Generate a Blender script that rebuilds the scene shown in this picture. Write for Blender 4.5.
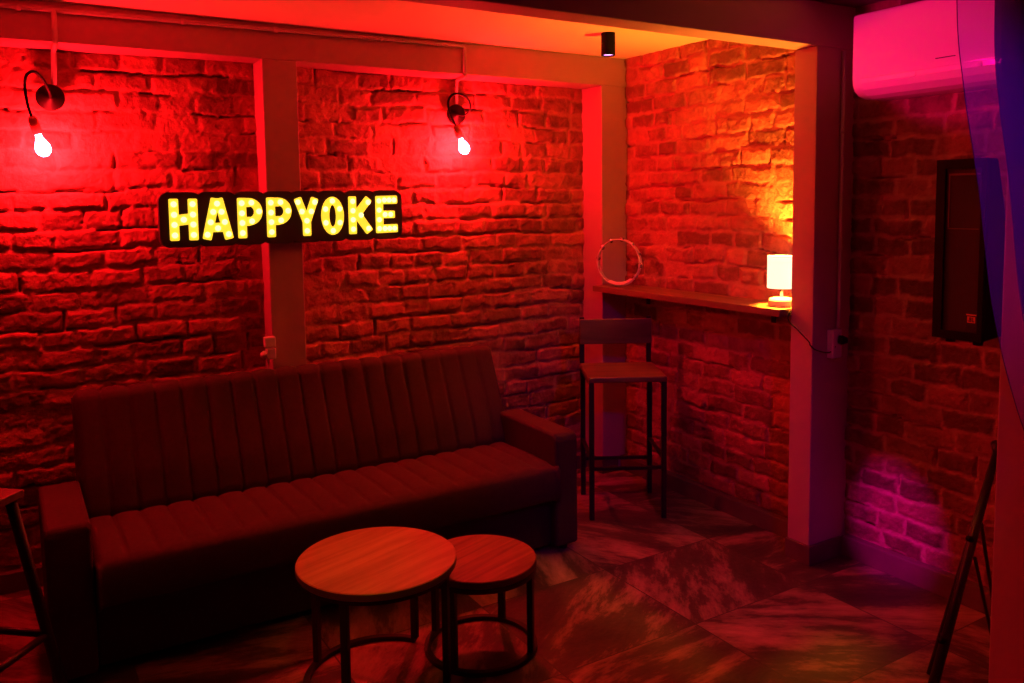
import bpy, bmesh, math, random
import numpy as np
from mathutils import Vector, Matrix
random.seed(7)
PI = math.pi
SC = bpy.context.scene
COL = SC.collection
for o in list(bpy.data.objects):
    bpy.data.objects.remove(o, do_unlink=True)

# ------------------------------------------------------------------ camera
CAM_H = 1.6
F_PX = 831.0
yaw, pitch, roll = math.radians(31.41), math.radians(4.79), math.radians(-0.716)
cd = bpy.data.cameras.new('camera'); cam = bpy.data.objects.new('camera', cd); COL.objects.link(cam)
fw = Vector((math.sin(yaw)*math.cos(pitch), math.cos(yaw)*math.cos(pitch), -math.sin(pitch)))
rt = Vector((math.cos(yaw), -math.sin(yaw), 0)); up = rt.cross(fw)
r2 = rt*math.cos(roll)+up*math.sin(roll); u2 = -rt*math.sin(roll)+up*math.cos(roll)
m = Matrix((r2, u2, -fw)).transposed().to_4x4(); m.translation = (0, 0, CAM_H)
cam.matrix_world = m
cd.sensor_width = 36; cd.lens = F_PX/1024*36
cd.shift_y = -69.6/1024
cd.clip_start = .02
SC.camera = cam

# ------------------------------------------------------------------ world, exposure
w = bpy.data.worlds.new('world'); SC.world = w; w.use_nodes = True
w.node_tree.nodes['Background'].inputs[0].default_value = (.35, .03, .12, 1)
w.node_tree.nodes['Background'].inputs[1].default_value = .003
SC.view_settings.view_transform = 'Standard'; SC.view_settings.look = 'None'
SC.view_settings.exposure = 0; SC.view_settings.gamma = 1
try: SC.view_settings.use_curve_mapping = False
except Exception: pass

# ------------------------------------------------------------------ unseen coloured spots
def lamp(name, kind, loc, power, color, radius=.05, target=None, angle=60, blend=.5):
    d = bpy.data.lights.new(name, kind); d.energy = power; d.color = color; d.shadow_soft_size = radius
    o = bpy.data.objects.new(name, d); COL.objects.link(o); o.location = loc
    if kind == 'SPOT':
        d.spot_size = math.radians(angle); d.spot_blend = blend
        o.rotation_euler = (Vector(target)-Vector(loc)).to_track_quat('-Z', 'Y').to_euler()
    return o
lamp('red_fill_spot', 'SPOT', (-1.4, 2.3, 1.75), 30, (1, .0, .055), .05, (3.1, 1.75, .75), 50, .6)  # unseen red fill added from the left, aimed clear of the ceiling
lamp('magenta_ac_fill', 'SPOT', (1.45, 2.355, 1.95), 74, (1, .0, .19), .03, (2.98, 1.90, 2.27), 30, .35)  # unseen spot added to light the air conditioner, kept off the pillar front
lamp('violet_corner_spot', 'SPOT', (1.0, 2.35, 2.2), 330, (1, .0, .55), .02, (3.165, 2.09, .20), 10, .9)
lamp('blue_curtain_light', 'SPOT', (1.35, .15, 2.2), 27, (.16, .0, 1), .05, (1.80, 1.0, 1.65), 42, .8)
lamp('warm_table_fill', 'SPOT', (.55, 1.3, 2.38), 22, (1, .36, .02), .03, (.93, 2.48, .42), 17, .9)  # unseen spot added to warm the larger tabletop

# ------------------------------------------------------------------ materials
def mat(name, col, rough=.6, metal=0., emit=None, estr=0., noise=None, bump=0., bscale=40., spec=.5, coat=0.):
    m = bpy.data.materials.new(name); m.use_nodes = True; nt = m.node_tree; b = nt.nodes['Principled BSDF']
    b.inputs['Base Color'].default_value = (*col, 1); b.inputs['Roughness'].default_value = rough
    b.inputs['Metallic'].default_value = metal; b.inputs['Specular IOR Level'].default_value = spec
    b.inputs['Coat Weight'].default_value = coat
    if emit:
        b.inputs['Emission Color'].default_value = (*emit, 1); b.inputs['Emission Strength'].default_value = estr
    tc = nt.nodes.new('ShaderNodeTexCoord')
    if noise:
        n = nt.nodes.new('ShaderNodeTexNoise'); n.inputs['Scale'].default_value = noise[0]; n.inputs['Detail'].default_value = 6
        nt.links.new(tc.outputs['Object'], n.inputs['Vector'])
        mx = nt.nodes.new('ShaderNodeMix'); mx.data_type = 'RGBA'
        mx.inputs[6].default_value = (*[c*(1-noise[1]) for c in col], 1); mx.inputs[7].default_value = (*[min(1, c*(1+noise[1])) for c in col], 1)
        nt.links.new(n.outputs['Fac'], mx.inputs[0]); nt.links.new(mx.outputs[2], b.inputs['Base Color'])
    if bump:
        n2 = nt.nodes.new('ShaderNodeTexNoise'); n2.inputs['Scale'].default_value = bscale; n2.inputs['Detail'].default_value = 5
        nt.links.new(tc.outputs['Object'], n2.inputs['Vector'])
        bp = nt.nodes.new('ShaderNodeBump'); bp.inputs['Strength'].default_value = bump; bp.inputs['Distance'].default_value = .01
        nt.links.new(n2.outputs['Fac'], bp.inputs['Height']); nt.links.new(bp.outputs[0], b.inputs['Normal'])
    return m

def brick_mat(name, dark, mid, mortar):
    m = bpy.data.materials.new(name); m.use_nodes = True; nt = m.node_tree; b = nt.nodes['Principled BSDF']
    b.inputs['Roughness'].default_value = .75; b.inputs['Specular IOR Level'].default_value = .3
    L = nt.links.new
    tc = nt.nodes.new('ShaderNodeTexCoord')
    at = nt.nodes.new('ShaderNodeAttribute'); at.attribute_name = 'mortar'
    tone = nt.nodes.new('ShaderNodeAttribute'); tone.attribute_name = 'tone'
    n = nt.nodes.new('ShaderNodeTexNoise'); n.inputs['Scale'].default_value = 14; n.inputs['Detail'].default_value = 8
    n.inputs['Roughness'].default_value = .65
    L(tc.outputs['Object'], n.inputs['Vector'])
    a = nt.nodes.new('ShaderNodeMath'); a.operation = 'ADD'; L(n.outputs['Fac'], a.inputs[0])
    s = nt.nodes.new('ShaderNodeMath'); s.operation = 'MULTIPLY_ADD'; L(tone.outputs['Fac'], s.inputs[0]); s.inputs[1].default_value = .5; s.inputs[2].default_value = -.25
    L(s.outputs[0], a.inputs[1])
    r = nt.nodes.new('ShaderNodeValToRGB'); r.color_ramp.elements[0].position = .3; r.color_ramp.elements[1].position = .72
    r.color_ramp.elements[0].color = (*dark, 1); r.color_ramp.elements[1].color = (*mid, 1)
    L(a.outputs[0], r.inputs[0])
    mx = nt.nodes.new('ShaderNodeMix'); mx.data_type = 'RGBA'; L(at.outputs['Fac'], mx.inputs[0]); L(r.outputs[0], mx.inputs[6])
    mx.inputs[7].default_value = (*mortar, 1); L(mx.outputs[2], b.inputs['Base Color'])
    n2 = nt.nodes.new('ShaderNodeTexNoise'); n2.inputs['Scale'].default_value = 70; n2.inputs['Detail'].default_value = 10; n2.inputs['Roughness'].default_value = .62
    L(tc.outputs['Object'], n2.inputs['Vector'])
    bp = nt.nodes.new('ShaderNodeBump'); bp.inputs['Strength'].default_value = .85; bp.inputs['Distance'].default_value = .010
    L(n2.outputs['Fac'], bp.inputs['Height']); L(bp.outputs[0], b.inputs['Normal'])
    return m

def floor_mat():
    m = bpy.data.materials.new('stone_tile_floor'); m.use_nodes = True; nt = m.node_tree; b = nt.nodes['Principled BSDF']; L = nt.links.new
    tc = nt.nodes.new('ShaderNodeTexCoord')
    mp = nt.nodes.new('ShaderNodeVectorMath'); mp.operation = 'SUBTRACT'; mp.inputs[1].default_value = (2.155, 2.226, 0)
    L(tc.outputs['Object'], mp.inputs[0])
    dv = nt.nodes.new('ShaderNodeVectorMath'); dv.operation = 'DIVIDE'; dv.inputs[1].default_value = (.616, .556, 1); L(mp.outputs[0], dv.inputs[0])
    fl = nt.nodes.new('ShaderNodeVectorMath'); fl.operation = 'FLOOR'; L(dv.outputs[0], fl.inputs[0])
    fr = nt.nodes.new('ShaderNodeVectorMath'); fr.operation = 'FRACTION'; L(dv.outputs[0], fr.inputs[0])
    wn = nt.nodes.new('ShaderNodeTexWhiteNoise'); wn.noise_dimensions = '2D'; L(fl.outputs[0], wn.inputs['Vector'])
    sc = nt.nodes.new('ShaderNodeVectorMath'); sc.operation = 'SCALE'; sc.inputs['Scale'].default_value = 30; L(wn.outputs['Color'], sc.inputs[0])
    ad = nt.nodes.new('ShaderNodeVectorMath'); ad.operation = 'ADD'; L(tc.outputs['Object'], ad.inputs[0]); L(sc.outputs[0], ad.inputs[1])
    n = nt.nodes.new('ShaderNodeTexNoise'); n.inputs['Scale'].default_value = 2.6; n.inputs['Detail'].default_value = 12
    n.inputs['Roughness'].default_value = .72; n.inputs['Distortion'].default_value = .25
    an = nt.nodes.new('ShaderNodeMath'); an.operation = 'MULTIPLY'; an.inputs[1].default_value = 6.28; L(wn.outputs['Value'], an.inputs[0])
    vr = nt.nodes.new('ShaderNodeVectorRotate'); vr.rotation_type = 'Z_AXIS'; L(ad.outputs[0], vr.inputs['Vector']); L(an.outputs[0], vr.inputs['Angle'])
    sx = nt.nodes.new('ShaderNodeVectorMath'); sx.operation = 'MULTIPLY'; sx.inputs[1].default_value = (.55, 1.7, 1); L(vr.outputs[0], sx.inputs[0])
    L(sx.outputs[0], n.inputs['Vector'])
    r = nt.nodes.new('ShaderNodeValToRGB'); e = r.color_ramp.elements
    e[0].position = .36; e[0].color = (.03, .022, .03, 1); e[1].position = .68; e[1].color = (.52, .27, .24, 1)
    x = e.new(.485); x.color = (.085, .05, .05, 1); x = e.new(.53); x.color = (.23, .12, .11, 1)
    L(n.outputs['Fac'], r.inputs[0])
    sp = nt.nodes.new('ShaderNodeSeparateXYZ'); L(fr.outputs[0], sp.inputs[0])
    def edge(out):
        a = nt.nodes.new('ShaderNodeMath'); a.operation = 'PINGPONG'; a.inputs[1].default_value = .5; L(out, a.inputs[0])
        c = nt.nodes.new('ShaderNodeMath'); c.operation = 'LESS_THAN'; c.inputs[1].default_value = .0045; L(a.outputs[0], c.inputs[0]); return c
    g = nt.nodes.new('ShaderNodeMath'); g.operation = 'MAXIMUM'; L(edge(sp.outputs[0]).outputs[0], g.inputs[0]); L(edge(sp.outputs[1]).outputs[0], g.inputs[1])
    mx = nt.nodes.new('ShaderNodeMix'); mx.data_type = 'RGBA'; L(g.outputs[0], mx.inputs[0]); L(r.outputs[0], mx.inputs[6]); mx.inputs[7].default_value = (.05, .04, .04, 1)
    L(mx.outputs[2], b.inputs['Base Color'])
    b.inputs['Roughness'].default_value = .42
    n2 = nt.nodes.new('ShaderNodeTexNoise'); n2.inputs['Scale'].default_value = 45; n2.inputs['Detail'].default_value = 6; L(tc.outputs['Object'], n2.inputs['Vector'])
    bp = nt.nodes.new('ShaderNodeBump'); bp.inputs['Strength'].default_value = .25; bp.inputs['Distance'].default_value = .005
    L(n2.outputs['Fac'], bp.inputs['Height']); L(bp.outputs[0], b.inputs['Normal'])
    return m

def wood_mat(name, dark, light, rot=0., plank=.0, rough=.45):
    m = bpy.data.materials.new(name); m.use_nodes = True; nt = m.node_tree; b = nt.nodes['Principled BSDF']; L = nt.links.new
    b.inputs['Roughness'].default_value = rough
    tc = nt.nodes.new('ShaderNodeTexCoord'); mp = nt.nodes.new('ShaderNodeMapping'); mp.inputs['Rotation'].default_value = (0, 0, rot); mp.inputs['Location'].default_value = (5, 0, 5)
    L(tc.outputs['Object'], mp.inputs[0])
    src = mp.outputs[0]
    if plank:
        dv = nt.nodes.new('ShaderNodeVectorMath'); dv.operation = 'DIVIDE'; dv.inputs[1].default_value = (10, plank, 10); L(src, dv.inputs[0])
        fl = nt.nodes.new('ShaderNodeVectorMath'); fl.operation = 'FLOOR'; L(dv.outputs[0], fl.inputs[0])
        wn = nt.nodes.new('ShaderNodeTexWhiteNoise'); L(fl.outputs[0], wn.inputs['Vector'])
    st = nt.nodes.new('ShaderNodeMapping'); st.inputs['Scale'].default_value = (1.6, 22, 8); L(src, st.inputs[0])
    n = nt.nodes.new('ShaderNodeTexNoise'); n.inputs['Scale'].default_value = 1.5; n.inputs['Detail'].default_value = 8; n.inputs['Distortion'].default_value = .6
    L(st.outputs[0], n.inputs['Vector'])
    r = nt.nodes.new('ShaderNodeValToRGB'); r.color_ramp.elements[0].position = .3; r.color_ramp.elements[1].position = .75
    r.color_ramp.elements[0].color = (*dark, 1); r.color_ramp.elements[1].color = (*light, 1)
    if plank:
        a = nt.nodes.new('ShaderNodeMath'); a.operation = 'MULTIPLY_ADD'; L(wn.outputs['Value'], a.inputs[0]); a.inputs[1].default_value = .35
        s = nt.nodes.new('ShaderNodeMath'); s.operation = 'SUBTRACT'; L(n.outputs['Fac'], s.inputs[0]); s.inputs[1].default_value = .17; L(s.outputs[0], a.inputs[2])
        L(a.outputs[0], r.inputs[0])
    else: L(n.outputs['Fac'], r.inputs[0])
    L(r.outputs[0], b.inputs['Base Color'])
    bp = nt.nodes.new('ShaderNodeBump'); bp.inputs['Strength'].default_value = .12; bp.inputs['Distance'].default_value = .003
    L(n.outputs['Fac'], bp.inputs['Height']); L(bp.outputs[0], b.inputs['Normal'])
    return m

M = {}
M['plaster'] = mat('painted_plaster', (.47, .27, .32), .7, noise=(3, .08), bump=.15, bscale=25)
M['ceiling_shaded'] = mat('shaded_ceiling_paint', (.16, .12, .11), .75, noise=(1.5, .05))  # ceiling colour darkened for shade, so less light bounces onto the front beam
M['plaster_dark'] = mat('dark_plaster', (.12, .09, .09), .7, bump=.15, bscale=25)  # unseen camera-side walls, darkened to cut the fill they bounce back
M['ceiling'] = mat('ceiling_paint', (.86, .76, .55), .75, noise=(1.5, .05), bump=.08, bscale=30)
M['beam_dark'] = mat('dark_painted_beam', (.10, .07, .08), .6, noise=(3, .15), bump=.15, bscale=25)
M['brick'] = brick_mat('old_red_brick', (.20, .07, .05), (.50, .17, .13), (.46, .18, .14))
M['brick_pale'] = brick_mat('pale_pointed_brick', (.13, .05, .045), (.33, .12, .11), (.42, .19, .18))
M['floor'] = floor_mat()
M['base'] = mat('baseboard_tile', (.13, .08, .075), .5, noise=(9, .4), bump=.1)
M['velvet'] = mat('dark_velvet', (.064, .022, .030), .8, noise=(60, .25), bump=.12, bscale=300, spec=.25)
M['velvet_base'] = mat('dark_velvet_base', (.05, .022, .025), .85, noise=(60, .25), spec=.2)
M['black'] = mat('black_metal', (.02, .018, .018), .45, metal=.3)
M['black_plastic'] = mat('black_plastic', (.005, .005, .006), .65, spec=.12)
M['oak'] = wood_mat('oak_veneer', (.33, .18, .08), (.56, .36, .17), rot=-.32, plank=.10, rough=.4)
M['oak_shaded'] = wood_mat('shaded_oak_veneer', (.14, .06, .03), (.38, .18, .09), rot=-.32, plank=.085, rough=.4)  # oak with the shade on the lower tabletop put into its colour
M['wood'] = wood_mat('brown_wood', (.08, .04, .025), (.20, .10, .06), rough=.5)
M['shelf'] = wood_mat('shelf_wood', (.12, .05, .03), (.26, .13, .08), rot=PI/2, rough=.4)
M['tabedge'] = mat('dark_wood_edge', (.10, .05, .035), .5)
M['white_plastic'] = mat('white_plastic', (.78, .74, .74), .35)
M['ac'] = mat('white_glossy_plastic', (.82, .74, .78), .18)
M['conduit'] = mat('painted_conduit', (.50, .42, .42), .5, noise=(30, .15))
M['copper'] = mat('red_copper_socket', (.62, .22, .16), .4, metal=.4)
M['canopy'] = mat('dark_bronze', (.007, .004, .004), .55, spec=.15)
M['bulb'] = mat('red_filament_bulb', (.8, .3, .2), .2, emit=(1, .008, .014), estr=1180)
M['letter'] = mat('lit_yellow_letter', (.9, .7, .1), .5, emit=(1, .66, .035), estr=1.2)
M['led'] = mat('letter_led', (1, .9, .5), .4, emit=(1, .86, .34), estr=1.9)
M['signboard'] = mat('sign_black_board', (.035, .022, .03), .55)
M['shade'] = mat('lit_white_shade', (.9, .85, .75), .8, emit=(1, .78, .50), estr=1.5)
M['lampbulb'] = mat('warm_bulb', (1, .8, .5), .3, emit=(1, .29, .018), estr=7200)
M['lens'] = mat('violet_lens', (.8, .5, 1), .3, emit=(.75, .28, 1), estr=4)
M['grille'] = mat('speaker_grille', (.030, .018, .018), .7, bump=.6, bscale=600)
M['grille_rim'] = mat('speaker_rim', (.16, .09, .06), .6)
M['orange'] = mat('badge_orange', (.75, .28, .10), .4)
M['badge'] = mat('badge_dark', (.02, .02, .02), .4)
M['clear'] = mat('white_tambourine', (.78, .60, .62), .25)
M['steel'] = mat('steel', (.75, .75, .8), .25, metal=1)
M['board'] = mat('blackboard', (.03, .03, .03), .6)

def curtain_mat(name, lo, hi, col):
    m = bpy.data.materials.new(name); m.use_nodes = True; nt = m.node_tree; L = nt.links.new
    for n in list(nt.nodes): nt.nodes.remove(n)
    out = nt.nodes.new('ShaderNodeOutputMaterial')
    tr = nt.nodes.new('ShaderNodeBsdfTransparent'); tr.inputs[0].default_value = (.92, .90, 1, 1)
    df = nt.nodes.new('ShaderNodeBsdfDiffuse'); df.inputs[0].default_value = (*col, 1)
    tl = nt.nodes.new('ShaderNodeBsdfTranslucent'); tl.inputs[0].default_value = (*col, 1)
    a = nt.nodes.new('ShaderNodeMixShader'); L(df.outputs[0], a.inputs[1]); L(tl.outputs[0], a.inputs[2]); a.inputs[0].default_value = .5
    tc = nt.nodes.new('ShaderNodeTexCoord'); wv = nt.nodes.new('ShaderNodeTexNoise'); wv.inputs['Scale'].default_value = 500
    L(tc.outputs['Object'], wv.inputs['Vector'])
    mr = nt.nodes.new('ShaderNodeMapRange'); mr.inputs[3].default_value = lo; mr.inputs[4].default_value = hi; L(wv.outputs['Fac'], mr.inputs[0])
    mx = nt.nodes.new('ShaderNodeMixShader'); L(mr.outputs[0], mx.inputs[0]); L(tr.outputs[0], mx.inputs[1]); L(a.outputs[0], mx.inputs[2])
    L(mx.outputs[0], out.inputs[0]); return m
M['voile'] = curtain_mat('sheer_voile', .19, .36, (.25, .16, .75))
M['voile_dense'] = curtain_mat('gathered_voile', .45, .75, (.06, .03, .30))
M['hem'] = mat('curtain_hem', (.06, .02, .10), .8)

# ------------------------------------------------------------------ helpers
def obj(name, bm, m, parent=None, smooth=False, bevel=0.):
    me = bpy.data.meshes.new(name); bmesh.ops.recalc_face_normals(bm, faces=bm.faces[:]); bm.to_mesh(me); bm.free()
    o = bpy.data.objects.new(name, me); COL.objects.link(o)
    if m: me.materials.append(m)
    if smooth:
        for p in me.polygons: p.use_smooth = True
    if parent: o.parent = parent
    if bevel:
        b = o.modifiers.new('bevel', 'BEVEL'); b.width = bevel; b.segments = 3; b.limit_method = 'ANGLE'
    return o
def tag(o, label, cat=None, group=None, kind=None):
    if label: o['label'] = label
    if cat: o['category'] = cat
    if group: o['group'] = group
    if kind: o['kind'] = kind
    return o
def thing(name, label, cat, loc, rz=0, group=None):
    o = bpy.data.objects.new(name, None); COL.objects.link(o); o.location = loc; o.rotation_euler = (0, 0, rz)
    o.empty_display_size = .1
    return tag(o, label, cat, group)
def box(bm, x0, x1, y0, y1, z0, z1, mtx=None):
    vs = [bm.verts.new(Vector(p)) for p in ((x0,y0,z0),(x1,y0,z0),(x1,y1,z0),(x0,y1,z0),(x0,y0,z1),(x1,y0,z1),(x1,y1,z1),(x0,y1,z1))]
    if mtx is not None:
        for v in vs: v.co = mtx @ v.co
    for f in ((0,3,2,1),(4,5,6,7),(0,1,5,4),(1,2,6,5),(2,3,7,6),(3,0,4,7)): bm.faces.new([vs[i] for i in f])
    return bm
def bx(*a): return box(bmesh.new(), *a)
def tube(bm, pts, r, n=12, closed=False, caps=True):
    pts = [Vector(p) for p in pts]; N = len(pts); rs = r if isinstance(r, (list, tuple)) else [r]*N
    rings = []; prev = None
    for i, p in enumerate(pts):
        if closed: t = pts[(i+1) % N]-pts[i-1]
        else: t = pts[min(i+1, N-1)]-pts[max(i-1, 0)]
        t.normalize()
        if prev is None:
            a = Vector((0, 0, 1)) if abs(t.z) < .9 else Vector((1, 0, 0)); u = t.cross(a).normalized()
        else: u = (prev-t*prev.dot(t)).normalized()
        prev = u; v = t.cross(u)
        rings.append([bm.verts.new(p+(u*math.cos(2*PI*k/n)+v*math.sin(2*PI*k/n))*rs[i]) for k in range(n)])
    for i in range(N if closed else N-1):
        a, b = rings[i], rings[(i+1) % N]
        for k in range(n): bm.faces.new((a[k], a[(k+1) % n], b[(k+1) % n], b[k]))
    if caps and not closed: bm.faces.new(rings[0][::-1]); bm.faces.new(rings[-1])
    return bm
def lathe(bm, prof, n=40, axis=None, origin=(0,0,0)):
    # prof: list of (r, h) along axis
    ax = Vector(axis).normalized() if axis else Vector((0,0,1)); q = Vector((0,0,1)).rotation_difference(ax); O = Vector(origin)
    rings = []
    for r, h in prof:
        if r < 1e-5: rings.append([bm.verts.new(O+q@Vector((0,0,h)))])
        else: rings.append([bm.verts.new(O+q@Vector((r*math.cos(2*PI*k/n), r*math.sin(2*PI*k/n), h))) for k in range(n)])
    for a, b in zip(rings, rings[1:]):
        for k in range(n):
            k2 = (k+1) % n
            if len(a) == 1 and len(b) == 1: continue
            if len(a) == 1: bm.faces.new((a[0], b[k], b[k2]))
            elif len(b) == 1: bm.faces.new((a[k], b[0], a[k2]))
            else: bm.faces.new((a[k], b[k], b[k2], a[k2]))
    return bm
def catmull(P, n=10):
    P = [Vector(p) for p in P]; P = [2*P[0]-P[1]]+P+[2*P[-1]-P[-2]]; out = []
    for i in range(1, len(P)-2):
        a, b, c, d = P[i-1:i+3]
        for k in range(n):
            t = k/n; out.append(.5*((2*b)+(c-a)*t+(2*a-5*b+4*c-d)*t*t+(3*b-a-3*c+d)*t**3))
    out.append(P[-2]); return out
def structure(name, bm, m, label=None, bevel=0.):
    return tag(obj(name, bm, m, bevel=bevel), label, None, None, 'structure')

# ------------------------------------------------------------------ brick walls as real relief
def vnoise(x, y, seed):
    rng = np.random.RandomState(seed); T = rng.rand(256, 256)
    xi = np.floor(x).astype(int); yi = np.floor(y).astype(int); fx = x-xi; fy = y-yi
    fx = fx*fx*(3-2*fx); fy = fy*fy*(3-2*fy)
    g = lambda a, b: T[a % 256, b % 256]
    return (g(xi,yi)*(1-fx)+g(xi+1,yi)*fx)*(1-fy)+(g(xi,yi+1)*(1-fx)+g(xi+1,yi+1)*fx)*fy
def fbm(x, y, s, o=3):
    r = 0; a = 1.; t = 0
    for k in range(o): r = r+a*vnoise(x*2**k, y*2**k, s+k); t += a; a *= .5
    return r/t
def brick_wall(name, O, ud, nd, U, V, m, seed, relief=.008, gap=.6, row=.084, res=.007, label=None, v0=0., lmin=.13, lmax=.27, bulge=None):
    nu = int(U/res)+1; nv = int((V-v0)/res)+1
    u, v = np.meshgrid(np.linspace(0, U, nu), np.linspace(v0, V, nv))
    rng = np.random.RandomState(seed)
    wob = (fbm(u*2.2, v*1.5, seed+10)-.5)*.036+(fbm(u*14, v*9, seed+11, 2)-.5)*.020
    vv = (v+wob)/row; k = np.floor(vv).astype(int); fv = vv-k
    dv_lo = fv*row; dv_hi = (1-fv)*row; dv = np.minimum(dv_lo, dv_hi)
    du = np.full_like(u, 9.); bid = np.zeros_like(u)
    uu = u+(fbm(u*9, v*12, seed+12, 2)-.5)*.016
    for r in range(k.min(), k.max()+1):
        e = [-rng.rand()*.2]
        while e[-1] < U+.1: e.append(e[-1]+lmin+(lmax-lmin)*rng.rand())
        e = np.array(e); msk = k == r; x = uu[msk]
        i = np.clip(np.searchsorted(e, x)-1, 0, len(e)-2)
        du[msk] = np.minimum(x-e[i], e[i+1]-x); bid[msk] = r*131+i
    b = bid.astype(int) % 4096; R1 = rng.rand(4096); R2 = rng.rand(4096); R3 = rng.rand(4096)
    jw = -.001+.009*fbm(u*8, v*8, seed+20, 2)
    d = np.minimum(dv, du)-jw+(fbm(u*40, v*40, seed+21, 2)-.5)*.013
    s = np.clip(d/.014, 0, 1); s = s*s*(3-2*s)
    h = s*relief*(.25+1.3*fbm(u*3.1, v*4.3, seed+22, 2))+s*(R1[b]-.5)*.010+s*(fv-.5)*(R2[b]-.5)*.012
    h += (fbm(u*22, v*22, seed+30, 3)-.5)*.011+(fbm(u*80, v*80, seed+31, 2)-.5)*.006
    h += (fbm(u*1.3, v*1.3, seed+32, 2)-.5)*.018
    if bulge: h += bulge(u, v)
    # open gaps: missing mortar along bed joints and some head joints
    gm = np.clip((fbm(u*5, k*3.7+.5, seed+40, 2)-gap)/.06, 0, 1)*np.clip(1.25-dv_hi/.008, 0, 1)
    gm2 = np.clip((R3[b]-.82)/.05, 0, 1)*np.clip(1-du/.008, 0, 1)*np.clip((fbm(u*7, v*7, seed+41, 1)-.35)/.1, 0, 1)
    h -= np.maximum(gm, gm2)*.028
    mort = np.clip(1-s*1.3, 0, 1)*(1-np.maximum(gm, gm2)); tone = R1[(b*7+3) % 4096]
    O = np.array(O, float); ud = np.array(ud, float); nd = np.array(nd, float)
    co = O+u[..., None]*ud+v[..., None]*np.array([0, 0, 1.])+h[..., None]*nd
    me = bpy.data.meshes.new(name); idx = np.arange(nu*nv).reshape(nv, nu)
    q = np.stack([idx[:-1,:-1], idx[:-1,1:], idx[1:,1:], idx[1:,:-1]], -1).reshape(-1, 4)
    nrm = np.cross(ud, [0, 0, 1.])
    if nrm@nd < 0: q = q[:, ::-1]
    me.vertices.add(nu*nv); me.vertices.foreach_set('co', co.reshape(-1).astype(np.float32))
    me.loops.add(q.size); me.loops.foreach_set('vertex_index', q.reshape(-1).astype(np.int32))
    me.polygons.add(len(q)); me.polygons.foreach_set('loop_start', (np.arange(len(q))*4).astype(np.int32))
    try: me.polygons.foreach_set('loop_total', np.full(len(q), 4, np.int32))
    except Exception: pass
    me.update(calc_edges=True)
    me.polygons.foreach_set('use_smooth', np.ones(len(q), bool))
    for nme, arr in (('mortar', mort), ('tone', tone)):
        a = me.attributes.new(nme, 'FLOAT', 'POINT'); a.data.foreach_set('value', arr.reshape(-1).astype(np.float32))
    me.materials.append(m); me.validate()
    o = bpy.data.objects.new(name, me); COL.objects.link(o); return tag(o, label, None, None, 'structure')

CEIL = 2.415
XN, XR, YB = 3.112, 3.168, 4.0
def swell(u, v):
    a = np.clip((u-1.95)/.6, 0, 1); b = np.clip((3.4-u)/.6, 0, 1)
    return .07*a*a*(3-2*a)*b*b*(3-2*b)*(.55+.45*np.clip((2.1-v)/.9, 0, 1))
brick_wall('wall_back', (-1.6, YB+.012, 0), (1, 0, 0), (0, -1, 0), 1.6+2.96, 2.28, M['brick'], 3, gap=.57, bulge=swell, label='rough red brick wall behind the sofa')
brick_wall('wall_alcove', (XN+.012, 2.44, 0), (0, 1, 0), (-1, 0, 0), 1.4, CEIL, M['brick'], 21, gap=.60, label='brick wall of the alcove above and below the bar shelf')
brick_wall('wall_right', (XR+.010, 1.0, 0), (0, 1, 0), (-1, 0, 0), 1.42, CEIL+.02, M['brick_pale'], 55, relief=.006, gap=.62, label='pale mortared brick wall under the air conditioner')

# ------------------------------------------------------------------ room shell
structure('floor', bx(-1.7, 3.4, -2.3, 4.15, -.1, 0), M['floor'], 'dark marbled stone tile floor')
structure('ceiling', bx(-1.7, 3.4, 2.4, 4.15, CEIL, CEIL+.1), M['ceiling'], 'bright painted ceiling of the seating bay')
structure('ceiling_front', bx(-1.7, 3.4, -2.3, 2.4, CEIL, CEIL+.1), M['ceiling_shaded'], 'painted ceiling in front of the beam with shade put into its colour')
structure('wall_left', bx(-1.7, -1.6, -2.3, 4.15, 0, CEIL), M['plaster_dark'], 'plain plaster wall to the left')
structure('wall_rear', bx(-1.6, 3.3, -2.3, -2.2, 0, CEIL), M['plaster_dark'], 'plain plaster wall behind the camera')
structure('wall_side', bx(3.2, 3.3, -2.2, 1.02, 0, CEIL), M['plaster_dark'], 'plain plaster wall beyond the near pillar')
structure('wall_outer', bx(-1.6, 3.3, 4.06, 4.15, 0, CEIL), M['plaster'])
structure('wall_corner', bx(3.23, 3.3, 1.02, 4.06, 0, CEIL), M['plaster'])
# beam along the back wall, pilasters, front beam, pillars
structure('trim_1', bx(-1.6, XN+.03, 3.82, 4.06, 2.257, CEIL), M['plaster'], 'painted beam along the top of the back wall', .004)
structure('trim_2', bx(1.03, 1.19, 3.82, 4.05, 0, 2.257), M['plaster'], 'flat painted pilaster behind the lit sign', .005)
structure('trim_3', bx(2.945, XN+.03, 3.82, 4.05, 0, 2.257), M['plaster'], 'painted pilaster in the room corner beside the bar shelf', .005)
structure('trim_4', bx(2.935, XR+.03, 2.34, 2.458, 0, 2.235), M['plaster'], 'painted pillar between the alcove and the right wall', .005)
structure('trim_5', bx(-1.6, XR+.03, 2.34, 2.458, 2.235, CEIL), M['plaster'], 'painted ceiling beam reaching the pillar', .004)
structure('trim_6', bx(2.5, XR+.03, 1.0, 1.325, 0, CEIL), M['plaster'], 'near painted pillar at the right edge beside the curtain', .006)
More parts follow.
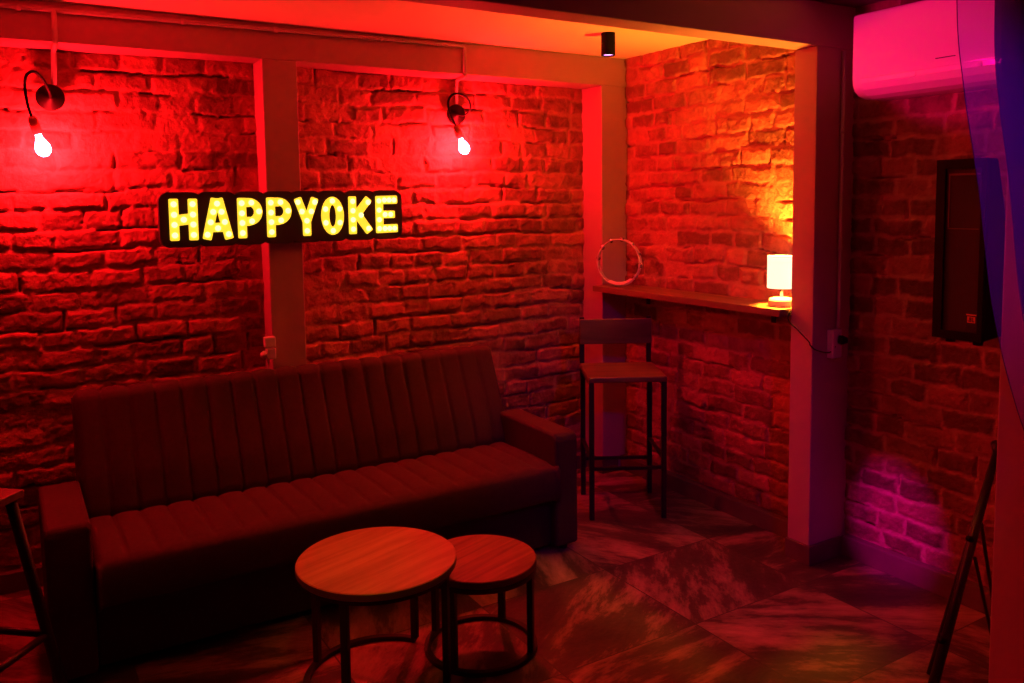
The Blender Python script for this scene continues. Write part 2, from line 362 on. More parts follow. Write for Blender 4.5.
# baseboards
structure('baseboard_alcove', bx(3.075, XN+.01, 2.458, 3.82, 0, .085), M['base'], 'stone baseboard under the alcove wall', .003)
structure('baseboard_right', bx(3.135, XR+.01, 1.325, 2.325, 0, .092), M['base'], 'stone baseboard under the right wall', .003)
structure('baseboard_pillar', box(bx(2.920, 3.14, 2.325, 2.34, 0, .085), 2.920, 2.935, 2.34, 2.458, 0, .085), M['base'], 'stone baseboard around the pillar', .002)
structure('baseboard_corner', box(bx(2.93, 3.05, 3.805, 3.82, 0, .085), 2.93, 2.945, 3.82, 3.97, 0, .085), M['base'], 'stone baseboard around the corner pilaster', .002)
structure('baseboard_back', box(bx(-1.6, 1.03, 3.955, 3.985, 0, .085), 1.19, 2.93, 3.955, 3.985, 0, .085), M['base'], 'stone baseboard under the back wall', .003)

# ------------------------------------------------------------------ sofa
def sofa():
    t = thing('sofa', 'long dark channel tufted sofa against the brick wall under the lit sign', 'sofa', (1.126, 3.42, 0))
    ox, oy = -1.126, -3.42
    X0, X1 = .2, 2.066; NCH = 19
    def channel(name, prof, X0, X1, amp, fade, mt):
        bm = bmesh.new(); P = [Vector((0, y, z)) for y, z in prof]; n = len(P)
        # resample polyline
        fine = []
        for i in range(n-1):
            k = max(2, int((P[i+1]-P[i]).length/.02))
            for j in range(k): fine.append(P[i].lerp(P[i+1], j/k))
        fine.append(P[-1])
        N = len(fine); tot = sum((fine[i+1]-fine[i]).length for i in range(N-1)); acc = 0; S = []
        for i in range(N):
            S.append(acc/tot)
            if i < N-1: acc += (fine[i+1]-fine[i]).length
        nx = NCH*12; cols = []
        for a in range(nx+1):
            fx = a/nx; x = X0+(X1-X0)*fx; ph = (fx*NCH) % 1
            e = min(fx, 1-fx)*(X1-X0); edge = -.018*max(0, 1-e/.025)**2
            bulge = (abs(math.sin(PI*ph))**.33-1)*amp*1.15
            col = []
            for i in range(N):
                T = (fine[min(i+1, N-1)]-fine[max(i-1, 0)]).normalized(); nn = Vector((0, -T.z, T.y))
                if nn.dot(Vector((0, -.6, .8))) < 0 and fade(S[i]) > 0: nn = -nn if nn.dot(Vector((0,-.6,.8)))< -.2 else nn
                col.append(bm.verts.new(Vector((x+ox, fine[i].y+oy, fine[i].z))+nn*(bulge*fade(S[i])+edge)))
            cols.append(col)
        for a in range(nx):
            for i in range(N-1): bm.faces.new((cols[a][i], cols[a+1][i], cols[a+1][i+1], cols[a][i+1]))
        bm.faces.new(cols[0]); bm.faces.new(cols[-1][::-1])
        for a in range(nx): bm.faces.new((cols[a][-1], cols[a+1][-1], cols[a+1][0], cols[a][0]))
        return obj(name, bm, mt, t, smooth=True)
    seat = [(3.50, .26), (3.50, .405), (3.46, .425), (3.20, .432), (3.07, .428), (3.025, .418), (3.002, .398), (2.992, .36), (2.995, .29), (3.01, .262)]
    channel('seat', seat, X0+.002, X1-.002, .012, lambda s: min(1, max(0, (s-.14)/.06))*min(1, max(0, (.80-s)/.10)), M['velvet'])
    back = [(3.50, .30), (3.475, .43), (3.52, .55), (3.60, .72), (3.64, .815), (3.655, .852), (3.685, .872), (3.73, .868), (3.765, .84), (3.785, .78), (3.785, .30)]
    channel('backrest', back, .198, 2.112, .011, lambda s: min(1, max(0, (s-.03)/.05))*min(1, max(0, (.62-s)/.05)), M['velvet'])
    for a, b in ((.058, .197), (2.069, 2.193)):
        bm = bmesh.new()
        prof = [(3.03, .03), (3.03, .53), (3.05, .552), (3.54, .556), (3.62, .50), (3.64, .30), (3.64, .03)]
        A = [bm.verts.new((a+ox, y+oy, z)) for y, z in prof]; B = [bm.verts.new((b+ox, y+oy, z)) for y, z in prof]
        for i in range(len(prof)):
            j = (i+1) % len(prof); bm.faces.new((A[i], A[j], B[j], B[i]))
        bm.faces.new(A[::-1]); bm.faces.new(B)
        obj('armrest', bm, M['velvet'], t, bevel=.014)
    obj('base', bx(.197+ox, 2.069+ox, 3.07+oy, 3.74+oy, .03, .25), M['velvet_base'], t, bevel=.01)
    for x in (.10, 2.14):
        for y in (3.08, 3.58):
            obj('foot', lathe(bmesh.new(), [(0, 0), (.02, 0), (.024, .035), (0, .035)], 16, None, (x+ox, y+oy, 0)), M['black'], t)
    return t
sofa()

# ------------------------------------------------------------------ nesting coffee tables
def coffee_table(cx, cy, ztop, R, RR, legs, arc, label, wood):
    t = thing('coffee_table', label, 'coffee table', (cx, cy, 0), 0, 'nesting coffee tables')
    top = obj('tabletop', lathe(bmesh.new(), [(0, ztop), (R-.003, ztop), (R, ztop-.003), (R, ztop-.022), (R-.004, ztop-.026), (0, ztop-.026)], 96), M[wood], t)
    top.data.materials.append(M['tabedge'])
    for p in top.data.polygons:
        if abs(p.normal.z) < .7: p.material_index = 1; p.use_smooth = False
    a0, a1 = arc; full = abs(a1-a0) >= 359
    n = 72; hw, hh = .0105, .008
    # top rim under the board
    def ring(z0, a0, a1, full):
        bm = bmesh.new(); rs = []
        N = n if full else n+1
        for k in range(N):
            a = math.radians(a0+(a1-a0)*k/n)
            rs.append([bm.verts.new(((RR+dr)*math.cos(a), (RR+dr)*math.sin(a), z0+dz)) for dr, dz in ((-hw, 0), (hw, 0), (hw, 2*hh), (-hw, 2*hh))])
        for k in range(N if full else N-1):
            a, b = rs[k], rs[(k+1) % N]
            for i in range(4): bm.faces.new((a[i], a[(i+1) % 4], b[(i+1) % 4], b[i]))
        if not full: bm.faces.new(rs[0]); bm.faces.new(rs[-1][::-1])
        return bm
    obj('rim', ring(ztop-.026-2*hh-.001, 0, 360, True), M['black'], t)
    obj('floor_ring', ring(0.0, a0, a1, full), M['black'], t)
    for a in legs:
        mt = Matrix.Rotation(math.radians(a), 4, 'Z')
        obj('leg', box(bmesh.new(), RR-hw-.001, RR+hw-.001, -.012, .012, 2*hh, ztop-.026-2*hh-.001, mt), M['black'], t, bevel=.0015)
    return t
coffee_table(1.009, 2.545, .42, .266, .243, (130, 223, 36, -47), (36, 310), 'larger and taller round oak coffee table on an open black ring base', 'oak')
coffee_table(1.395, 2.532, .333, .204, .193, (122, 36, -52, 212), (0, 360), 'smaller and lower round wooden coffee table tucked under the larger one', 'oak_shaded')

# ------------------------------------------------------------------ bar stools
def stool_back(c, rz):
    t = thing('bar_stool', 'bar stool with wooden seat and low backrest standing under the bar shelf', 'bar stool', (c[0], c[1], 0), rz)
    h = .182; H = .728; s = .0125
    obj('seat', box(bmesh.new(), -.198, .196, -.200, .19, H-.028, H), M['wood'], t, bevel=.006)
    for x in (-h, h):
        obj('leg', box(bmesh.new(), x-s, x+s, -h-s, -h+s, 0, H-.028), M['black'], t, bevel=.002)
        bm = box(bmesh.new(), x-s, x+s, h-s, h+s, 0, H-.028); obj('leg', bm, M['black'], t, bevel=.002)
        bm = bmesh.new(); box(bm, x-s, x+s, .2005, .2205, H-.06, .975); obj('back_post', bm, M['black'], t, bevel=.002)
    obj('backrest', box(bmesh.new(), -h-.012, h+.012, .182, .2, .83, .965), M['wood'], t, bevel=.004)
    for z, y in ((.26, -h), (.20, h)):
        obj('stretcher', box(bmesh.new(), -h+s, h-s, y-.008, y+.008, z-.008, z+.008), M['black'], t)
    for x in (-h, h):
        obj('stretcher', box(bmesh.new(), x-.008, x+.008, -h+s, h-s, .30, .316), M['black'], t)
        obj('seat_rail', box(bmesh.new(), x-.008, x+.008, -h+s, h-s, H-.05, H-.028), M['black'], t)
    return t
stool_back((2.704, 3.346), math.radians(-29.5))
def stool_splay(c, rz):
    t = thing('bar_stool', 'bar stool with splayed black legs at the left edge beside the sofa arm', 'bar stool', (c[0], c[1], 0), rz)
    H = .745; R = .178; rt = R/math.sqrt(2)
    mt = Matrix.Rotation(PI/4, 4, 'Z')
    obj('seat', box(bmesh.new(), -rt, rt, -rt, rt, H-.025, H, mt), M['wood'], t, bevel=.004)
    P = []
    for k in range(4):
        a = k*PI/2; tp = Vector((.14*math.cos(a), .14*math.sin(a), H-.025)); ft = Vector((.262*math.cos(a), .262*math.sin(a), 0.0)); P.append((tp, ft))
        obj('leg', tube(bmesh.new(), [tp, ft+Vector((0, 0, .002))], .017, 10), M['black'], t, smooth=True)
    for k in range(4):
        z = .27; f = lambda q: q[1].lerp(q[0], z/(H-.025))
        obj('stretcher', tube(bmesh.new(), [f(P[k]), f(P[(k+1) % 4])], .012, 8), M['black'], t, smooth=True)
    return t
stool_splay((-.166, 2.885), math.radians(4))

# ------------------------------------------------------------------ bar shelf with its lamp and tambourine
SZ = 1.117
sh = thing('bar_shelf', 'narrow wooden bar shelf fixed along the alcove brick wall', 'shelf', (2.97, 3.14, SZ-.032))
obj('slab', box(bmesh.new(), -.1, .128, -.675, .675, 0, .032), M['shelf'], sh, bevel=.003)
for yy in (-.45, .45):
    bm = bmesh.new(); box(bm, .02, .128, yy-.012, yy+.012, -.008, 0); box(bm, .120, .128, yy-.012, yy+.012, -.07, -.008)
    obj('bracket', bm, M['black'], sh)

lp = thing('table_lamp', 'small lit table lamp with white drum shade on the bar shelf', 'table lamp', (2.985, 2.552, SZ))
obj('base', lathe(bmesh.new(), [(0, 0), (.054, 0), (.058, .006), (.058, .026), (.050, .036), (.012, .042), (0, .042)], 40), M['white_plastic'], lp, smooth=True)
obj('stem', lathe(bmesh.new(), [(0, .03), (.008, .03), (.008, .136), (0, .136)], 16), M['steel'], lp, smooth=True)
bm = lathe(bmesh.new(), [(.064, .083), (.064, .228), (.0615, .228), (.0615, .083), (.064, .083)], 56); bmesh.ops.remove_doubles(bm, verts=bm.verts, dist=1e-5)
obj('lamp_shade', bm, M['shade'], lp, smooth=True)
bm = bmesh.new()
for a in range(3): tube(bm, [(0, 0, .141), (.062*math.cos(a*2.094), .062*math.sin(a*2.094), .20)], .0015, 6)
obj('shade_carrier', bm, M['steel'], lp)
obj('bulb', lathe(bmesh.new(), [(0, .136), (.008, .136), (.012, .148), (.019, .161), (.020, .173), (.014, .184), (0, .189)], 24), M['lampbulb'], lp, smooth=True)
pc = catmull([(2.985+.056, 2.56, SZ+.008), (3.06, 2.53, SZ+.004), (3.03, 2.47, SZ+.004), (2.955, 2.4595, SZ+.004), (2.912, 2.452, 1.075), (2.9165, 2.40, 1.03), (2.9165, 2.345, .99), (2.915, 2.334, .975), (2.955, 2.3365, .950), (3.02, 2.32, .935), (3.045, 2.307, .962)], 8)
obj('cord', tube(bmesh.new(), [Vector(p)-Vector((2.985, 2.552, SZ)) for p in pc], .0028, 8), M['black_plastic'], lp, smooth=True)

# tambourine, standing on its rim and leaning on the pilaster
tb = thing('tambourine', 'pale round tambourine with small jingles standing at the left end of the bar shelf', 'tambourine', (2.978, 3.672, SZ+.0))
TR = .128
tb.rotation_euler = (math.radians(90), math.radians(8), math.radians(-62))
tb.location = (2.952, 3.675, SZ+.1395)
hoop = bmesh.new(); rs = []
n = 80
for k in range(n):
    a = 2*PI*k/n
    rs.append([hoop.verts.new(((TR+dr)*math.cos(a), (TR+dr)*math.sin(a), dz)) for dr, dz in ((-.002, -.018), (.002, -.018), (.002, .018), (-.002, .018))])
hh = obj('hoop', bmesh.new(), M['clear'], tb)
# two thin rims with posts: the slots of the hoop stay open
hoop.free(); bm = bmesh.new()
for zc in (-.015, .015):
    tube(bm, [(TR*math.cos(2*PI*k/n), TR*math.sin(2*PI*k/n), zc) for k in range(n)], .0032, 8, closed=True)
for k in range(16):
    a = 2*PI*(k+.5)/16; tube(bm, [(TR*math.cos(a), TR*math.sin(a), -.015), (TR*math.cos(a), TR*math.sin(a), .015)], .0028, 6)
for k in range(12):
    a0 = -30+k*30.0+7; pts = [math.radians(a0+16*q/6) for q in range(7)]
    for a, b in zip(pts, pts[1:]):
        V = [bm.verts.new((rr*math.cos(t_), rr*math.sin(t_), z_)) for t_ in (a, b) for rr in (TR-.002, TR+.002) for z_ in (-.015, .015)]
        for f in ((0,1,3,2),(4,6,7,5),(0,4,5,1),(2,3,7,6),(0,2,6,4),(1,5,7,3)): bm.faces.new([V[i] for i in f])
bm.to_mesh(hh.data); bm.free()
for p in hh.data.polygons: p.use_smooth = True
ga = [math.radians(-112+70*k/14) for k in range(15)]
obj('grip', tube(bmesh.new(), [(TR*math.cos(a)*.975, TR*math.sin(a)*.975, 0) for a in ga], [.006]+[.0125]*13+[.006], 12), M['clear'], tb, smooth=True)
for k in range(8):
    a = math.radians(-30+k*30.0); ps = Vector((TR*math.cos(a), TR*math.sin(a), 0))
    bm = bmesh.new()
    for dz in (-.004, .004):
        lathe(bm, [(0, dz-.0008), (.011, dz-.0012), (.0125, dz), (.011, dz+.0012), (0, dz+.0008)], 18, None, ps)
    obj('jingle', bm, M['steel'], tb, smooth=True)

# ------------------------------------------------------------------ marquee sign
SX0, SY = .565, 3.80
LB = [('H', .604, .720), ('A', .734, .870), ('P', .888, 1.000), ('P', 1.016, 1.132), ('Y', 1.141, 1.258), ('O', 1.269, 1.379), ('K', 1.403, 1.526), ('E', 1.540, 1.653)]
def stroke2(a, b, wd, rc=.006):
    a = Vector(a); b = Vector(b); t = (b-a).normalized(); nn = Vector((-t.y, t.x)); h = wd/2; out = []
    for cx, s1, s2, a0 in ((b, 1, 1, 0), (a, -1, 1, 90), (a, -1, -1, 180), (b, 1, -1, 270)):
        c = cx-t*s1*rc*0+nn*s2*(h-rc)-t*s1*rc
        for k in range(4):
            ang = math.radians(a0+k*30); out.append(c+t*math.cos(ang)*rc+nn*math.sin(ang)*rc)
    return out
def arc2(c, rx, rz, wd, a0, a1, n=26):
    outer = []; inner = []
    for k in range(n+1):
        a = math.radians(a0+(a1-a0)*k/n); d = Vector((math.cos(a), math.sin(a)))
        outer.append(Vector((c[0]+(rx+wd/2)*d.x, c[1]+(rz+wd/2)*d.y))); inner.append(Vector((c[0]+(rx-wd/2)*d.x, c[1]+(rz-wd/2)*d.y)))
    return outer, inner
def prism(bm, pts, y0, y1):
    A = [bm.verts.new((p.x, y0, p.y)) for p in pts]; B = [bm.verts.new((p.x, y1, p.y)) for p in pts]; n = len(pts)
    bm.faces.new(A); bm.faces.new(B[::-1])
    for i in range(n): bm.faces.new((A[i], B[i], B[(i+1) % n], A[(i+1) % n]))
def strip(bm, outer, inner, y0, y1):
    for i in range(len(outer)-1): prism(bm, [outer[i], outer[i+1], inner[i+1], inner[i]], y0, y1)
def letter_shapes(ch, w, h):
    s = .0385; q = s/2
    S = []; A = []
    if ch == 'H': S = [((q,0),(q,h),s), ((w-q,0),(w-q,h),s), ((q*.5,h*.47),(w-q*.5,h*.53),.046)]
    if ch == 'A': S = [((q+.001,0),(w/2-.006,h),s*.98), ((w-q-.001,0),(w/2+.006,h),s*.98), ((w*.22,h*.29),(w*.78,h*.29),.040), ((w/2-.020,h-.017),(w/2+.020,h-.017),.034)]
    if ch == 'P': S = [((q,0),(q,h),s)]; A = [((w-.062,h*.655),.041,.0425,s*.94,-90,90)]; S += [((q,h-.0205),(w-.055,h-.0205),.0395), ((q,h*.311+.019),(w-.055,h*.311+.019),.0395)]
    if ch == 'Y': S = [((w/2,0),(w/2,h*.55),s), ((w/2-.002,h*.38),(q-.002,h-.004),s*.92), ((w/2+.002,h*.38),(w-q+.002,h-.004),s*.92)]
    if ch == 'O': A = [((w/2,h/2),w/2-q,h/2-q,s,0,360)]
    if ch == 'K': S = [((q,0),(q,h),s), ((q+.008,h*.42),(w-.020,h-.010),.038), ((q+.014,h*.60),(w-.018,.008),.039)]
    if ch == 'E': S = [((q,0),(q,h),s), ((q*.4,h-.020),(w,h-.018),.040), ((q*.4,h*.5),(w-.014,h*.5),.036), ((q*.4,.020),(w,.022),.040)]
    return S, A
DOTS = {'H': [(.17,.87),(.17,.62),(.17,.38),(.17,.13),(.83,.87),(.83,.62),(.83,.38),(.83,.13),(.5,.5)],
 'A': [(.5,.87),(.37,.67),(.63,.67),(.28,.42),(.72,.42),(.5,.27),(.17,.12),(.83,.12)],
 'P': [(.17,.87),(.17,.62),(.17,.38),(.17,.13),(.55,.88),(.84,.66),(.55,.42)],
 'Y': [(.16,.87),(.31,.63),(.84,.87),(.69,.63),(.5,.39),(.5,.13)],
 'O': [(.5,.89),(.19,.68),(.81,.68),(.19,.32),(.81,.32),(.5,.11)],
 'K': [(.17,.87),(.17,.62),(.17,.38),(.17,.13),(.80,.84),(.50,.50),(.80,.14)],
 'E': [(.15,.87),(.40,.89),(.62,.89),(.85,.89),(.15,.62),(.15,.36),(.42,.5),(.68,.5),(.15,.12),(.40,.12),(.62,.12),(.85,.12)]}
sg = thing('marquee_sign', 'black contour sign with lit yellow letters reading HAPPYOKE on the wall', 'sign', (1.125, SY, 1.43))
ox = -1.125
hL = .179
def zb(x): return .0235+(x-.6)*.006
bm = bmesh.new()
YB0, YB1 = -.018, .018
for i, (ch, a, b) in enumerate(LB):
    z0 = zb(a); r = .042; a_, b_ = a-.020, b+.020
    if i == 0: a_ = .565
    if i == 7: b_ = 1.678
    pts = []; c = [(b_-r, z0+hL+.028-r, 0), (a_+r, z0+hL+.028-r, 90), (a_+r, z0-.030+r, 180), (b_-r, z0-.030+r, 270)]
    for cx, cz, a0 in c:
        for k in range(7):
            an = math.radians(a0+15*k); pts.append(Vector((cx+ox+r*math.cos(an), cz+r*math.sin(an))))
    prism(bm, pts, YB0-.00004*i, YB1)
prism(bm, [Vector((.60+ox, .004)), Vector((1.65+ox, .010)), Vector((1.64+ox, .218)), Vector((.61+ox, .210))], YB0+.0006, YB1-.0006)
obj('backing_board', bm, M['signboard'], sg)
for i, (ch, a, b) in enumerate(LB):
    wd = b-a; z0 = zb(a); bm = bmesh.new(); S, A = letter_shapes(ch, wd, hL); e = 0
    T = lambda p: Vector((p[0]+a+ox, p[1]+z0))
    for p0, p1, s in S:
        prism(bm, stroke2(T(p0), T(p1), s), YB0-.0046-e, YB0-.0006); e += .00012
    for c, rx, rz, s, a0, a1 in A:
        o_, i_ = arc2(T(c), rx, rz, s, a0, a1); strip(bm, o_, i_, YB0-.0046-e, YB0-.0006); e += .00012
    lt = obj('letter', bm, M['letter'], sg)
    for du, dv in DOTS[ch]:
        bm = bmesh.new(); lathe(bm, [(.0125, 0), (.0115, .003), (.007, .0058), (0, .0068)], 16, (0, -1, 0), (a+du*wd+ox, YB0-.0052, z0+dv*hL))
        obj('bulb', bm, M['led'], lt, smooth=True)

# ------------------------------------------------------------------ wall sconces
def sconce(cx, cz, path, sock_dir, label):
    t = thing('wall_sconce', label, 'wall lamp', (cx, 3.966, cz))
    L = lambda p: Vector(p)-Vector((cx, 3.966, cz))
    obj('canopy', lathe(bmesh.new(), [(0, 0), (.052, 0), (.054, .004), (.054, .012), (.046, .020), (.012, .026), (.010, .034), (0, .036)], 40, (0, -1, 0), (0, -.0, 0)), M['canopy'], t, smooth=True)
    obj('arm', tube(bmesh.new(), catmull([L(p) for p in path], 10), .0058, 10), M['canopy'], t, smooth=True)
    e = L(path[-1]); d = Vector(sock_dir).normalized()
    obj('socket', lathe(bmesh.new(), [(0, -.004), (.008, -.004), (.014, .002), (.017, .010), (.019, .066), (.0165, .068), (0, .068)], 28, d, e), M['copper'], t, smooth=True)
    e2 = e+d*.0685
    obj('bulb', lathe(bmesh.new(), [(0, 0), (.011, 0), (.012, .014), (.019, .030), (.028, .052), (.029, .065), (.024, .081), (.012, .092), (0, .095)], 32, d, e2), M['bulb'], t, smooth=True)
    return t
sconce(.195, 2.054, [(.195, 3.938, 2.052), (.188, 3.90, 2.075), (.168, 3.86, 2.112), (.138, 3.825, 2.137), (.110, 3.80, 2.118), (.103, 3.835, 2.072), (.110, 3.85, 2.006), (.121, 3.855, 1.962)], (.024, .02, -.085), 'gooseneck wall lamp with bare glowing bulb left of the lit sign')
sconce(2.082, 2.066, [(2.082, 3.938, 2.062), (2.105, 3.90, 2.062), (2.112, 3.855, 2.085), (2.09, 3.83, 2.128), (2.04, 3.81, 2.151), (1.985, 3.80, 2.150), (1.965, 3.82, 2.112), (1.990, 3.845, 2.05), (2.024, 3.855, 1.997)], (.047, .02, -.085), 'gooseneck wall lamp with bare glowing bulb right of the lit sign')

# ------------------------------------------------------------------ conduits
cp = thing('wiring_conduit', 'thin painted conduit running along the top beam down to both wall lamps', 'conduit', (1.05, 3.81, 2.38))
L = lambda *p: [Vector(q)-Vector((1.05, 3.81, 2.38)) for q in p]
bm = bmesh.new(); yc = 3.806
tube(bm, L((-1.55, yc, 2.374), (.3, yc, 2.379), (1.4, yc, 2.390), (2.045, yc, 2.396), (2.058, yc, 2.385), (2.058, yc, 2.262)), .009, 10)
tube(bm, L((2.058, yc, 2.264), (2.060, yc+.003, 2.247), (2.080, 3.87, 2.2485), (2.088, 3.945, 2.2485), (2.088, 3.958, 2.235), (2.086, 3.958, 2.121)), .009, 10)
obj('pipe', bm, M['conduit'], cp, smooth=True)
bm = bmesh.new()
tube(bm, L((.216, yc, 2.379), (.216, yc, 2.262), (.216, yc+.003, 2.247), (.216, 3.88, 2.2485), (.216, 3.945, 2.2485), (.216, 3.958, 2.235), (.212, 3.956, 2.108)), .0105, 10)
obj('pipe', bm, M['conduit'], cp, smooth=True)
for x, z in ((.095, 2.3775), (.70, 2.383), (1.095, 2.387), (1.6, 2.392), (-.5, 2.376)):
    bm = bmesh.new(); tube(bm, L((x-.009, yc, z), (x+.009, yc, z)), .0125, 10); obj('clamp', bm, M['conduit'], cp, smooth=True)

# outlet box on the side of the pilaster
ob = thing('power_outlet', 'white double power outlet box on the corner of the pilaster under the sign', 'power outlet', (1.013, 3.819, .948))
obj('box', box(bmesh.new(), -.024, .026, -.034, 0, .003, .052), M['white_plastic'], ob, bevel=.006)
obj('box', box(bmesh.new(), -.018, .026, -.034, 0, -.052, -.001), M['white_plastic'], ob, bevel=.006)
obj('plug', lathe(bmesh.new(), [(0, 0), (.016, 0), (.018, .01), (.012, .022), (0, .024)], 20, (-1, -.2, 0), (-.018, -.017, -.028)), M['white_plastic'], ob, smooth=True)
obj('cable', tube(bmesh.new(), [(-.006, -.010, -.052), (-.006, -.010, -.10), (-.005, -.010, -.3)], .005, 8), M['conduit'], ob, smooth=True)

op = thing('power_outlet', 'pale outlet box with black plug on the dark face of the pillar', 'power outlet', (3.062, 2.339, .97))
obj('box', box(bmesh.new(), -.035, .025, -.032, 0, -.062, .062), M['white_plastic'], op, bevel=.004)
obj('plug', lathe(bmesh.new(), [(0, 0), (.018, 0), (.020, .012), (.012, .034), (0, .036)], 20, (.35, -1, 0), (.006, -.032, .018)), M['black_plastic'], op, smooth=True)
cq = thing('pillar_conduit', 'thin vertical conduit climbing the dark face of the pillar', 'conduit', (3.09, 2.328, 1.033))
obj('pipe', tube(bmesh.new(), [(-.008, 0, 0), (0, 0, .03), (0, 0, 1.19)], .0085, 10), M['conduit'], cq, smooth=True)
for z in (.35, .85): obj('clamp', tube(bmesh.new(), [(0, 0, z-.008), (0, 0, z+.008)], .0105, 10), M['conduit'], cq, smooth=True)

# ------------------------------------------------------------------ ceiling spot
dl = thing('ceiling_spotlight', 'small black cylinder spotlight with violet lens on the ceiling', 'spotlight', (2.562, 3.27, CEIL))
obj('housing', lathe(bmesh.new(), [(0, -.0005), (.034, -.0005), (.034, -.108), (.030, -.108), (.030, -.098), (0, -.098)], 40), M['black_plastic'], dl)
obj('lens', lathe(bmesh.new(), [(0, -.102), (.0285, -.102), (.0285, -.0985), (0, -.0985)], 32), M['lens'], dl)

# ------------------------------------------------------------------ air conditioner
ac = thing('air_conditioner', 'long white wall air conditioner high on the right wall glowing pink', 'air conditioner', (XR-.003, 1.80, 2.0))
yL0, yL1 = -.40, .408
prof = [(0, .345), (-.175, .345), (-.188, .335), (-.192, .32), (-.192, .075), (-.186, .045), (-.168, .022), (-.135, .006), (-.09, 0), (0, 0)]
prof = [(-.0, .335), (-.180, .335), (-.189, .331), (-.192, .322), (-.192, .085), (-.188, .052), (-.176, .030), (-.150, .012), (-.11, .002), (0, 0)]
bm = bmesh.new(); rings = []
for y, sc in ((yL0, .93), (yL0+.008, .985), (yL0+.02, 1), (yL1-.02, 1), (yL1-.008, .985), (yL1, .93)):
    rings.append([bm.verts.new((px*sc if px else 0, y, .17+(pz-.17)*(1-(1-sc)*.6))) for px, pz in prof])
for a, b in zip(rings, rings[1:]):
    for i in range(len(prof)): bm.faces.new((a[i], b[i], b[(i+1) % len(prof)], a[(i+1) % len(prof)]))
bm.faces.new(rings[0]); bm.faces.new(rings[-1][::-1])
obj('body', bm, M['ac'], ac, smooth=True).modifiers.new('es', 'EDGE_SPLIT').split_angle = math.radians(50)
bm = bmesh.new()
fp = [(-.1925, .078), (-.1905, .060), (-.1790, .0335), (-.1515, .0115), (-.118, .001)]
A = []; 
for y in (yL0+.06, yL1-.05):
    A.append([bm.verts.new((a-.0018, y, b-.0016)) for a, b in fp]+[bm.verts.new((a+.003, y, b+.003)) for a, b in fp[::-1]])
for i in range(10): bm.faces.new((A[0][i], A[0][(i+1) % 10], A[1][(i+1) % 10], A[1][i]))
bm.faces.new(A[0]); bm.faces.new(A[1][::-1])
obj('air_flap', bm, M['ac'], ac)
obj('indicator', box(bmesh.new(), -.1955, -.1915, -.03, .045, .108, .111), M['badge'], ac)
for y in (.13, -.12): obj('screw_cap', lathe(bmesh.new(), [(0, 0), (.011, 0), (.009, .003), (0, .003)], 16, (-1, 0, 0), (-.1925, y, .066)), M['white_plastic'], ac)

# ------------------------------------------------------------------ loudspeaker
sp = thing('loudspeaker', 'black wedge loudspeaker hung on the right brick wall half behind the curtain', 'loudspeaker', (2.9, 1.68, 1.09))
def spk_box(y0, y1, z0, z1, xf, xt, xb):
    bm = bmesh.new(); V = [bm.verts.new(p) for p in ((xf,y0,z0),(xf,y1,z0),(xf,y1,z1),(xf,y0,z1),(xb,y0,z0+.02),(xb,y1,z0+.02),(xt,y1,z1),(xt,y0,z1))]
    for f in ((0,3,2,1),(4,5,6,7),(0,1,5,4),(1,2,6,5),(2,3,7,6),(3,0,4,7)): bm.faces.new([V[i] for i in f])
    return bm
obj('cabinet', spk_box(-.085, .095, 0, .642, 0, .06, .25), M['black_plastic'], sp, bevel=.008)
obj('front_frame', box(box(box(box(bmesh.new(), -.014, 0, .062, .095, 0, .642), -.014, 0, -.085, -.068, 0, .642), -.014, 0, -.068, .062, .61, .642), -.014, 0, -.068, .062, 0, .03), M['black_plastic'], sp)
obj('grille', box(bmesh.new(), -.006, 0, -.067, .061, .031, .609), M['grille'], sp)
obj('horn_frame', box(box(box(bmesh.new(), -.0075, -.0058, -.06, .052, .585, .592), -.0075, -.0058, -.06, .052, .395, .398), -.0075, -.0058, .048, .052, .40, .585), M['grille_rim'], sp)
bg = obj('badge', box(bmesh.new(), -.0095, -.006, -.066, -.026, .052, .098), M['badge'], sp, bevel=.0005)
bm = bmesh.new(); box(bm, -.0103, -.0094, -.064, -.028, .092, .0965); box(bm, -.0103, -.0094, -.060, -.032, .066, .088); obj('badge_plate', bm, M['orange'], bg)
# the three letters on the badge, mirrored to face the room
bm = bmesh.new()
def seg(cells, y0):   # cells in a 3x5 grid, y decreases to the reader's right
    for cx, cz in cells: box(bm, -.0110, -.0102, y0-.0022*(cx+1), y0-.0022*cx, .0695+.0032*cz, .0695+.0032*(cz+1))
seg([(2,4),(2,3),(2,2),(2,1),(1,0),(0,1),(2,0)], -.0345)
seg([(0,0),(0,1),(0,2),(0,3),(0,4),(1,4),(1,2),(1,0),(2,3),(2,1)], -.0425)
seg([(0,0),(0,1),(0,2),(0,3),(0,4),(1,0),(2,0)], -.0505)
obj('badge_lettering', bm, M['badge'], bg)
for y in (.05, -.05): obj('foot', lathe(bmesh.new(), [(0, -.016), (.016, -.016), (.018, 0), (0, 0)], 16, None, (.03, y, 0)), M['black_plastic'], sp)
obj('wall_bracket', box(box(bmesh.new(), .05, .27, -.02, .02, .30, .34), .262, .278, -.05, .05, .22, .42), M['black'], sp)

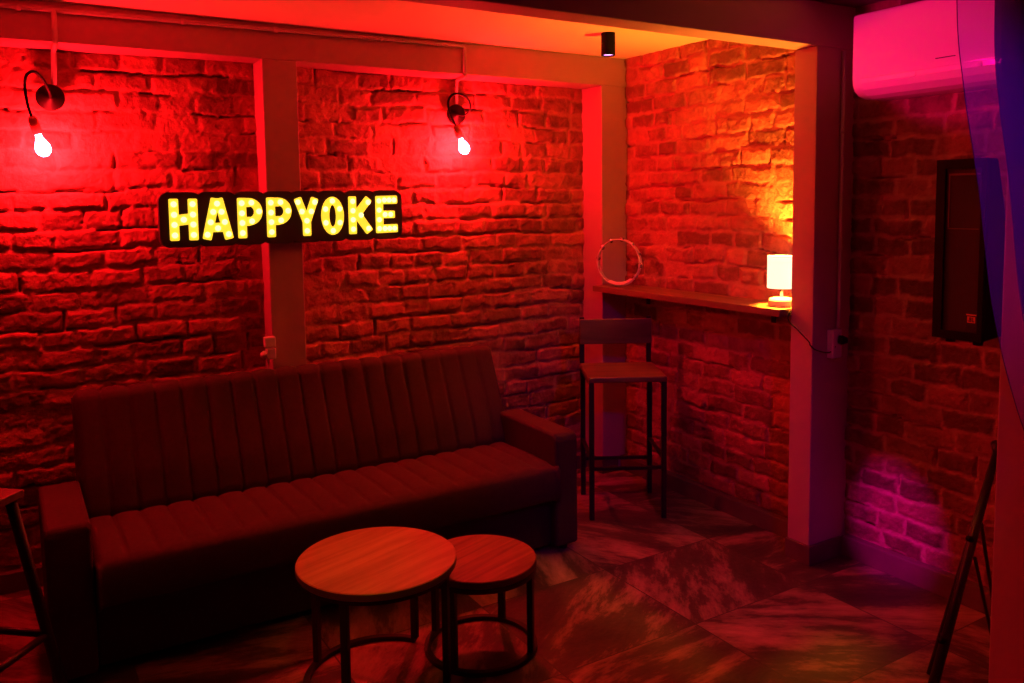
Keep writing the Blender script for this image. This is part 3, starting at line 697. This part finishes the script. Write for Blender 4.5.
# ------------------------------------------------------------------ easel board leaning by the near pillar
ea = thing('easel', 'black folding easel standing edge on beside the near pillar at lower right', 'easel', (2.45, 1.46, 0))
L = lambda *p: [Vector(q)-Vector((2.45, 1.46, 0)) for q in p]
obj('leg', tube(bmesh.new(), L((2.440, 1.473, .0), (2.897, 1.531, .725)), [.0165, .0115], 14), M['black'], ea, smooth=True)
obj('leg', tube(bmesh.new(), L((2.575, 1.554, .0), (2.93, 1.55, .725)), [.012, .009], 10), M['black'], ea, smooth=True)
for a, b in (((2.76, 1.503, .50), (3.05, 1.60, .06)), ((2.70, 1.487, .40), (2.93, 1.54, .02))):
    obj('brace', tube(bmesh.new(), L(a, b), .006, 8), M['black'], ea, smooth=True)
obj('top_cap', tube(bmesh.new(), L((2.885, 1.520, .722), (2.935, 1.556, .730)), .018, 10), M['black'], ea, smooth=True)
for f in (.22, .62):
    q = Vector((2.44, 1.473, 0)).lerp(Vector((2.897, 1.531, .725)), f)
    obj('knob', tube(bmesh.new(), L(q-Vector((.030, .002, -.012)), q+Vector((.0, .0, .0))), .010, 10), M['black_plastic'], ea, smooth=True)
obj('crossbar', tube(bmesh.new(), L((2.522, 1.483, .13), (2.64, 1.553, .13)), .007, 8), M['black'], ea, smooth=True)

# ------------------------------------------------------------------ sheer curtain
def curtain():
    ed = [(1.672, 2.40), (1.678, 1.998), (1.713, 1.824), (1.754, 1.698), (1.787, 1.592), (1.838, 1.395), (1.887, 1.268), (1.935, 1.171), (2.003, 1.056), (2.10, .93), (2.25, .80)]
    P = catmull([(x, 0, z) for x, z in ed], 8)
    t = thing('curtain', 'sheer blue violet voile curtain drawn aside at the upper right', 'curtain', (2.1, 1.0, 2.4))
    ox, oy, oz = 2.1, 0.93, 2.4
    bm = bmesh.new(); NX = 90; rows = []
    for i, p in enumerate(P):
        s = i/(len(P)-1); row = []
        xe = p.x; xr = 2.47
        for k in range(NX+1):
            f = k/NX; x = xe+(xr-xe)*f
            zz = p.z-(.04*math.sin(f*3))*s
            # shallow folds near the hem, deep gathered folds toward the pillar
            fold = .006*math.sin(f*5+s*1.3)*min(1, f*4)+.028*max(0, f-.25)*math.sin(f*44+s*2)
            row.append(bm.verts.new((x-ox, 1.0+fold-oy-.0, zz-oz)))
        rows.append(row)
    for a, b in zip(rows, rows[1:]):
        for k in range(NX): bm.faces.new((a[k], a[k+1], b[k+1], b[k]))
    t.location = (ox, oy, oz)
    obj('panel', bm, M['voile'], t, smooth=True)
    # gathered layers behind the hem: the same cloth folded back on itself
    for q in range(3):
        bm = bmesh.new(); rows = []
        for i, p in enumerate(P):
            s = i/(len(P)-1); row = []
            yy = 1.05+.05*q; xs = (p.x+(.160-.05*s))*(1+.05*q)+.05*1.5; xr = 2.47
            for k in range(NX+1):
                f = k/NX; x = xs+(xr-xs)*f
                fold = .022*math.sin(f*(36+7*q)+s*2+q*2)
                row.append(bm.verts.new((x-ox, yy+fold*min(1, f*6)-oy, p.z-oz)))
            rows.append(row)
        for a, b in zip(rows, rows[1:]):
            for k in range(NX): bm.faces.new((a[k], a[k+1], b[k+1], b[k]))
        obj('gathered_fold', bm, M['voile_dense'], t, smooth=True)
    obj('hem', tube(bmesh.new(), [Vector((p.x-ox, 1.0-oy, p.z-oz)) for p in P], .0011, 6), M['hem'], t, smooth=True)
    obj('rail', tube(bmesh.new(), [(1.5-ox, 1.0-oy, -.0), (2.49-ox, 1.0-oy, 0)], .010, 10), M['black'], t, smooth=True)
curtain()
